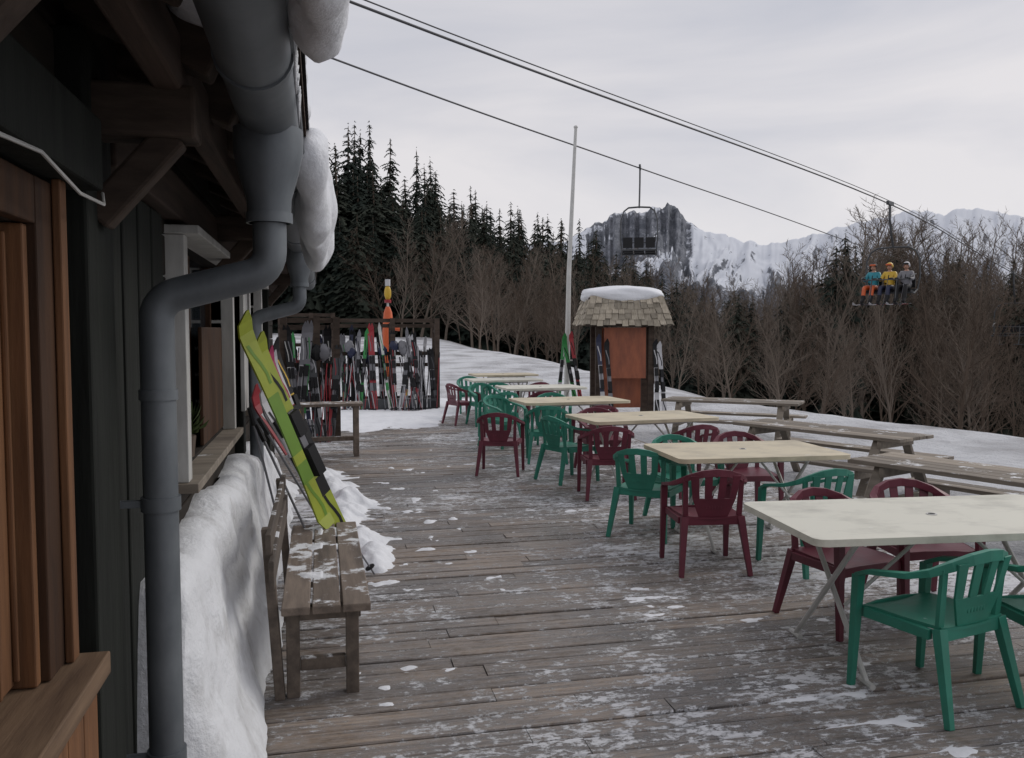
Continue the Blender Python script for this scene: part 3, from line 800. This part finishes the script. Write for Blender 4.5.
def rack(x0,x1,y,name,n,seed,h=1.95,dep=.5):
    mb=MB(); rd=random.Random(seed); mb.m('beamwood')
    for x in(x0,(x0+x1)/2+.1,x1):
        mb.box((x-.05,y-.05,0),(x+.05,y+.05,h)); mb.box((x-.04,y+dep-.04,0),(x+.04,y+dep+.04,h-.1)); mb.beam((x,y,h-.2),(x,y+dep,h-.3),.05,.05)
    for zz in(h-.05,h-.75,.25): mb.box((x0-.04,y+.052,zz-.04),(x1+.04,y+.1,zz+.04))
    mb.box((x0,y+dep-.03,.9),(x1,y+dep+.03,.98)); mb.box((x0,y+dep-.03,h-.2),(x1,y+dep+.03,h-.12))
    mb.m('steel'); mb.box((x0+.35,y-.34,.0),(x1-.05,y-.0,.25))
    ks=['white','black','navy','grey','grey','black','black','black','steel','black','grey','steel','red','whitemetal','yellow','skigreen']
    for i in range(n):
        x=x0+.08+(x1-x0-.16)*rd.random(); L=rd.uniform(1.2,1.85); lean=rd.gauss(0,.13)
        yo=rd.choice((0,0,.35)); k1=rd.choice(ks)
        for dx in (0,.055 if rd.random()<.6 else None):
            if dx is None: continue
            ski(mb,(x+dx+rd.uniform(-.03,.03),y-.38+yo,.02),(x+dx+lean,y+.02+yo,L),(0,-1,.2),k1,rd.choice(ks),w=rd.uniform(.065,.09))
        if rd.random()<.8: 
            for _ in(0,1): skipole(mb,(x+rd.uniform(-.1,.1),y-.48,.0),(x+rd.uniform(-.2,.2),y-.02,rd.uniform(1.05,1.3)),rd.choice(['grey','red','black','white']))
    for i in range(int(n/3)):
        x=x0+.1+(x1-x0-.2)*rd.random(); mb.m(rd.choice(['black','grey','navy'])); mb.ell((x,y-.03,rd.choice((1.35,1.25,1.1))),(.1,.09,.13),f=lambda p:1+.25*fbm(p.x,p.y,p.z+i,2,2))
    mb.obj(name,auto=True)
rack(.35,2.45,18.2,'ski_rack',24,3)
rack(-.55,.25,13.6,'ski_rack',9,8,h=1.9)
rack(-.9,.3,20.5,'ski_rack',9,18,h=2.1)
mb=MB(); mb.m('whitemetal'); mb.tube([(0,0,0),(0,0,3.0)],.03,10); mb.m('orange'); mb.tube([(0,0,.6),(0,0,1.5),(0,0,2.25),(0,0,2.4)],[.17,.17,.11,.05],14)
mb.tube([(0,0,1.85),(.3,0,1.82)],.05,8)
mb.m('yellow'); mb.ell((0,0,2.75),(.09,.09,.2)); mb.m('white'); mb.tube([(0,0,2.93),(0,0,3.1)],.07,10); mb.m('red'); mb.tube([(0,0,2.5),(0,0,2.58)],.09,10)
x,y=W(-3.2,22); mb.obj('slope_marker_post',auto=True,loc=(x,y,-.1))
mb=MB(); mb.m('whitemetal'); mb.tube([(0,0,-.2),(.05,0,3),(.2,0,6.3)],[.07,.055,.035],12); mb.ell((.2,0,6.32),(.05,.05,.04)); mb.tube([(-.0,0,1.0),(.16,-.05,1.0)],.02,6)
mb.obj('flagpole',auto=True,loc=(5.55,18.9,0))
mb=MB(); ski(mb,(5.2,18.4,0),(5.5,18.85,1.6),(-.3,-1,.2),'skigreen','white'); ski(mb,(5.75,18.4,0),(5.6,18.8,1.65),(.2,-1,.2),'red','black'); ski(mb,(5.6,18.3,0),(5.45,18.8,1.5),(0,-1,.2),'skigreen','black'); mb.obj('ski_pair',auto=True)
def kiosk():
    mb=MB(); mb.m('beamwood')
    for x in(-.55,.55):
        for y in(-.3,.3): mb.box((x-.06,y-.06,-.3),(x+.06,y+.06,1.95))
    mb.box((-.7,-.36,1.82),(.7,.36,1.95))
    mb.m('kiosk'); mb.box((-.44,-.34,.75),(.44,-.3,1.8)); mb.box((-.44,.1,.1),(.44,.14,1.8))
    mb.m('shingle'); rd=random.Random(1)
    rows=5
    for side in range(4):
        for k in range(rows):
            t0=k/rows; t1=(k+1.25)/rows
            def ext(t): return (.92-.16*t,.68-.16*t,1.86+.56*t)
            a=ext(t0);b=ext(min(t1,1.05)); 
            hw=a[0] if side%2==0 else a[1]; n=int(hw*2/.13)
            for i in range(n):
                u0=-1+2*i/n; u1=-1+2*(i+.93)/n; mb.val=rd.random(); lift=.012+rd.uniform(0,.02); dz=rd.uniform(-.035,.02)
                def P(u,e,o):
                    if side==0: return (u*e[0],-e[1]-o,e[2])
                    if side==1: return (e[0]+o,u*e[1],e[2])
                    if side==2: return (-u*e[0],e[1]+o,e[2])
                    return (-e[0]-o,-u*e[1],e[2])
                p=[P(u0,(a[0],a[1],a[2]+dz),lift),P(u1,(a[0],a[1],a[2]+dz),lift),P(u1,b,0),P(u0,b,0)]
                q=[P(u0,(a[0],a[1],a[2]+dz),lift-.02),P(u1,(a[0],a[1],a[2]+dz),lift-.02),P(u1,b,-.02),P(u0,b,-.02)]
                mb.add(p+q,[(0,1,2,3),(7,6,5,4),(0,4,5,1),(1,5,6,2),(3,7,4,0)])
    mb.m('beamwood'); mb.box((-.78,-.52,2.36),(.78,.52,2.41))
    o=mb.obj('shingle_roof_kiosk',loc=(6.2,17.0,-.05),rz=R(-8))
    b=MB(); b.m('snow'); b.ell((0,0,2.47),(.84,.58,.17),40,24,lambda p:min(1.2,(1/max(abs(p.x),abs(p.y),.5))**.8)*(1+.06*fbm(p.x,p.y,p.z,4,2)))
    s=b.obj('snow_cap',smooth=True,parent=o)
    mb=MB(); ski(mb,(6.75,16.35,-.1),(6.78,16.6,1.5),(0,-1,.2),'black','white'); ski(mb,(6.9,16.3,-.1),(6.86,16.6,1.45),(0,-1,.2),'white','black'); mb.obj('ski_pair',auto=True)
    mb=MB(); ski(mb,(5.6,16.35,-.1),(5.57,16.7,1.6),(0,-1,.2),'navy','white'); ski(mb,(5.75,16.3,-.1),(5.75,16.7,1.5),(0,-1,.2),'black','grey'); mb.obj('ski_pair',auto=True)
kiosk()
mb=MB(); mb.m('clay'); mb.tube([(0,0,0),(0,0,.1)],[.05,.06],12)
rd=random.Random(6)
M['leaf']=mat('leaf',(.07,.10,.03),rough=.6); mb.m('leaf')
for i in range(70):
    a=rd.random()*6.28;l=rd.uniform(.05,.13);e=rd.uniform(.2,1.3);c=Vector((math.cos(a)*math.cos(e),math.sin(a)*math.cos(e),math.sin(e)))*l+Vector((0,0,.1))
    s=Vector((-math.sin(a),math.cos(a),0))*.014; mb.add([c*.6+Vector((0,0,.04)),c+s,c*1.25,c-s],[(0,1,2,3)])
mb.obj('potted_plant',loc=(-.64,4.25,1.1))
# ---------------------------------------------------------------- chairlift
def P3(r,d,z): x,y=W(r,d); return Vector((x,y,z))
up=[P3(-14,-1,6.9),P3(-2.27,11.9,6.2),P3(12.5,28.4,5.85),P3(23.6,40.2,4.35),P3(60,80,0),P3(120,145,-8)]
lo=[P3(-16.5,1.95,8.4),P3(-3.95,18.6,7.55),P3(4.4,29.6,7.25),P3(17.4,46.5,6.8),P3(52,91,5),P3(130,190,-3)]
def smoothline(pts,n=12):
    out=[]
    for i in range(len(pts)-1):
        p0=pts[max(i-1,0)];p1=pts[i];p2=pts[i+1];p3=pts[min(i+2,len(pts)-1)]
        for k in range(n):
            t=k/n; out.append(.5*((2*p1)+(p2-p0)*t+(2*p0-5*p1+4*p2-p3)*t*t+(3*p1-p0-3*p2+p3)*t**3))
    out.append(pts[-1]); return out
mb=MB(); mb.m('cable'); mb.tube(smoothline(up),.020,6); mb.tube([p+Vector((0,0,.1)) for p in smoothline(up)],.011,6); mb.tube(smoothline(lo),.022,6)
mb.obj('chairlift_cables',smooth=True)
dirv=Vector((up[2]-up[1]).normalized()); heading=math.atan2(dirv.y,dirv.x)
def liftchair():
    mb=MB(); mb.m('steel')
    mb.beam((-.25,0,.03),(.25,0,.03),.09,.12)
    mb.tube([(0,0,0),(0,0,-.5),(-.18,0,-.95),(-.42,0,-1.4)],.04,8)
    w=.82
    loop=[(-.42,0,-1.38),(-.42,-.5,-1.40),(-.42,-w+.1,-1.52),(-.42,-w-.03,-1.8),(-.42,-w-.05,-2.4),(-.35,-w,-2.8),(.0,-w,-2.95),(.2,-w,-2.92)]
    for s in(1,-1): mb.tube([(x,y*s,z) for x,y,z in loop],.03,8)
    mb.tube([(-.33,-w,-2.82),(-.33,w,-2.82)],.03,8); mb.tube([(.15,-w,-2.93),(.15,w,-2.93)],.03,8)
    mb.m('black')
    for k in range(3):
        y=-.53+k*.53
        mb.box((-.28,y-.24,-2.9),(.18,y+.24,-2.84)); mb.box((-.4,y-.22,-2.75),(-.34,y+.22,-2.4))
    mb.m('steel')
    mb.tube([(-.35,-w+.05,-2.3),(.25,-w+.05,-2.42),(.38,-w+.1,-2.5),(.38,w-.1,-2.5),(.25,w-.05,-2.42),(-.35,w-.05,-2.3)],.02,8)
    for y in(-.4,.4): mb.tube([(.38,y,-2.5),(.5,y,-3.1),(.6,y,-3.32)],.02,8); mb.tube([(.6,y-.22,-3.32),(.6,y+.22,-3.32)],.02,8)
    return mb.mesh('lift_chair')
LC=liftchair()
inst('chairlift_chair',LC,up[2],heading+math.pi)
inst('chairlift_chair',LC,lo[2],heading+.55,sc=(1,.72,1))
inst('chairlift_chair',LC,up[3],heading+math.pi)
def skier(parentloc,h,yoff,jk,pk,helm,lean=0,gog='orange'):
    J={'pel':(-.12,0,-2.74),'ab':(-.16,0,-2.58),'ch':(-.17,0,-2.36),'nk':(-.16,0,-2.22),'hd0':(-.14,0,-2.14),
       'shL':(-.17,.17,-2.27),'elL':(-.02,.25,-2.5),'haL':(.24,.17,-2.46),'fL':(.32,.15,-2.47),
       'shR':(-.17,-.17,-2.27),'elR':(-.02,-.25,-2.5),'haR':(.24,-.17,-2.46),'fR':(.32,-.15,-2.47),
       'hiL':(-.08,.1,-2.74),'knL':(.36,.13,-2.74),'anL':(.45,.13,-3.15),'toL':(.62,.13,-3.24),
       'hiR':(-.08,-.1,-2.74),'knR':(.36,-.13,-2.74),'anR':(.45,-.13,-3.15),'toR':(.62,-.13,-3.24)}
    rad={'pel':.16,'ab':.15,'ch':.165,'nk':.07,'hd0':.065,'sh':.085,'el':.062,'ha':.045,'f':.03,'hi':.11,'kn':.078,'an':.075,'to':.055}
    E=[('pel','ab'),('ab','ch'),('ch','nk'),('nk','hd0')]
    for s in'LR': E+=[('ch','sh'+s),('sh'+s,'el'+s),('el'+s,'ha'+s),('ha'+s,'f'+s),('pel','hi'+s),('hi'+s,'kn'+s),('kn'+s,'an'+s),('an'+s,'to'+s)]
    names=list(J); pts=[list(J[k]) for k in names]; rr=[rad.get(k,rad.get(k[:-1],.05)) for k in names]; ed=[(names.index(a),names.index(b)) for a,b in E]
    for s,sg in(('L',1),('R',-1)):
        hi=names.index('ha'+s); hx,hy,hz=J['ha'+s]
        for k in range(4):
            y=hy-.035+k*.023; ln=[.05,.06,.065,.055][k]
            pts+= [[hx+.05,y,hz+.0],[hx+.1+ln*.5,y,hz+.015],[hx+.1+ln*.7,y,hz-.035]]; rr+=[.013,.011,.009]
            n=len(pts); ed+=[(hi,n-3),(n-3,n-2),(n-2,n-1)]
        pts+=[[hx+.04,hy-sg*.05,hz-.01],[hx+.09,hy-sg*.06,hz-.04]]; rr+=[.014,.011]; n=len(pts); ed+=[(hi,n-2),(n-2,n-1)]
    me=bpy.data.meshes.new('sk'); me.from_pydata(pts,ed,[])
    o=bpy.data.objects.new('tmp',me); scn.collection.objects.link(o)
    sk=o.modifiers.new('s','SKIN')
    if not me.skin_vertices:
        bpy.context.view_layer.objects.active=o; bpy.ops.mesh.customdata_skin_add()
    for i,r_ in enumerate(rr): me.skin_vertices[0].data[i].radius=(r_,r_)
    me.skin_vertices[0].data[0].use_root=True
    sb=o.modifiers.new('u','SUBSURF'); sb.levels=1; sb.render_levels=1
    dg=bpy.context.evaluated_depsgraph_get(); dg.update()
    bm=bpy.data.meshes.new_from_object(o.evaluated_get(dg)); bpy.data.objects.remove(o)
    bm.materials.clear()
    for k in(jk,pk,'black','skin'): bm.materials.append(M[k])
    for p in bm.polygons:
        c=p.center; mi=0
        if c.z<-2.66 or (c.x>.0 and c.z<-2.6): mi=1
        if c.z<-3.02: mi=2
        if c.x>.2 and c.z>-2.6: mi=2
        if c.z>-2.2 and abs(c.y)<.09: mi=3
        p.material_index=mi; p.use_smooth=True
    body=bpy.data.objects.new('skier',bm); scn.collection.objects.link(body)
    off=Matrix.Rotation(h,4,'Z')@Vector((0,yoff,0)); body.location=Vector(parentloc)+off; body.rotation_euler=(0,0,h)
    mb=MB(); mb.m('skin')
    def hf(p): return 1+(.10 if (p.x>.8 and abs(p.y)<.25 and -.3<p.z<.15) else 0)-(.06 if p.z<-.6 else 0)
    mb.ell((-.12,0,-2.05),(.098,.078,.12),20,14,hf)
    mb.ell((-.02,0,-2.065),(.018,.013,.022),8,6)
    mb.m('black'); 
    for s in(-1,1): mb.ell((-.033,s*.032,-2.04),(.01,.014,.008),8,5)
    mb.m('maroon'); mb.ell((-.032,0,-2.112),(.01,.025,.006),8,5)
    mb.m('skin'); 
    for s in(-1,1): mb.ell((-.12,s*.08,-2.06),(.02,.012,.03),8,6)
    mb.m(helm); 
    vs=[];fs=[];nu,nv=20,8
    for i in range(nv+1):
        for k_ in range(nu):
            a=6.283*k_/nu; front=max(0,math.cos(a)); tmax=math.pi*(.66-.24*front**.7); t=tmax*i/nv
            vs.append((-.125+.135*math.sin(t)*math.cos(a),.112*math.sin(t)*math.sin(a),-2.03+.13*math.cos(t)))
    for i in range(nv):
        for k_ in range(nu):
            a=i*nu+k_;b=i*nu+(k_+1)%nu; fs.append((a,a+nu,b+nu,b))
    mb.add(vs,fs)
    mb.m(gog); mb.tube([(-.03,-.085,-1.985),(.0,-.05,-1.98),(.012,0,-1.98),(.0,.05,-1.98),(-.03,.085,-1.985)],.028,8)
    mb.obj('head',smooth=True,parent=body)
    mb=MB()
    for s in(-1,1): ski(mb,(-.2,s*.13,-3.3),(1.35,s*.13,-3.36),(0,0,1),'black' if s>0 else 'white','red',w=.09)
    mb.obj('skis',parent=body)
    mb=MB(); skipole(mb,(.5,.0,-3.4),(.26,.1,-2.35)); mb.obj('poles',parent=body)
skier(up[2],heading+math.pi,.53,'grey','black','white',gog='black')
skier(up[2],heading+math.pi,.0,'yellow','navy','yellow')
skier(up[2],heading+math.pi,-.52,'teal','orange','black')
# ---------------------------------------------------------------- light, sky
w=bpy.data.worlds.new('World'); scn.world=w; w.use_nodes=True; nt=w.node_tree; N=nt.nodes; L=nt.links
bg=N['Background']; bg.inputs['Strength'].default_value=.1
sky=N.new('ShaderNodeTexSky'); sky.sky_type='NISHITA'; sky.sun_disc=False; sky.sun_elevation=R(35); sky.sun_rotation=R(70); sky.altitude=1200
tc=N.new('ShaderNodeTexCoord'); mp=N.new('ShaderNodeMapping'); mp.inputs['Scale'].default_value=(1.0,1.0,4); mp.inputs['Rotation'].default_value=(.15,.1,.4)
L.new(tc.outputs['Generated'],mp.inputs['Vector'])
n=N.new('ShaderNodeTexNoise'); n.inputs['Scale'].default_value=1.7; n.inputs['Detail'].default_value=7; n.inputs['Distortion'].default_value=.5; L.new(mp.outputs[0],n.inputs['Vector'])
cr=N.new('ShaderNodeValToRGB'); cr.color_ramp.elements[0].position=.36; cr.color_ramp.elements[1].position=.64
cr.color_ramp.elements[0].color=(5.8,5.85,6.4,1); cr.color_ramp.elements[1].color=(8.0,7.7,7.8,1); L.new(n.outputs[0],cr.inputs[0])
mx=N.new('ShaderNodeMix'); mx.data_type='RGBA'; mx.inputs[0].default_value=.94; L.new(sky.outputs[0],mx.inputs[6]); L.new(cr.outputs[0],mx.inputs[7]); L.new(mx.outputs[2],bg.inputs['Color'])
sd=bpy.data.lights.new('sun','SUN'); sd.energy=1.0; sd.angle=R(25); sd.color=(1,.95,.88); so=bpy.data.objects.new('sun',sd); scn.collection.objects.link(so)
az=R(70); el=R(35); v=Vector((math.sin(az)*math.cos(el),math.cos(az)*math.cos(el),math.sin(el))); so.rotation_euler=v.to_track_quat('Z','Y').to_euler()
cd=bpy.data.cameras.new('camera'); cd.lens=29.9; cd.sensor_width=36; cd.clip_end=20000; cd.clip_start=.05
co=bpy.data.objects.new('camera',cd); scn.collection.objects.link(co); co.location=(0,0,1.7); co.rotation_euler=(R(90-3.3),0,R(-12.7)); scn.camera=co
scn.view_settings.view_transform='Standard'; scn.view_settings.look='None'; scn.view_settings.exposure=0
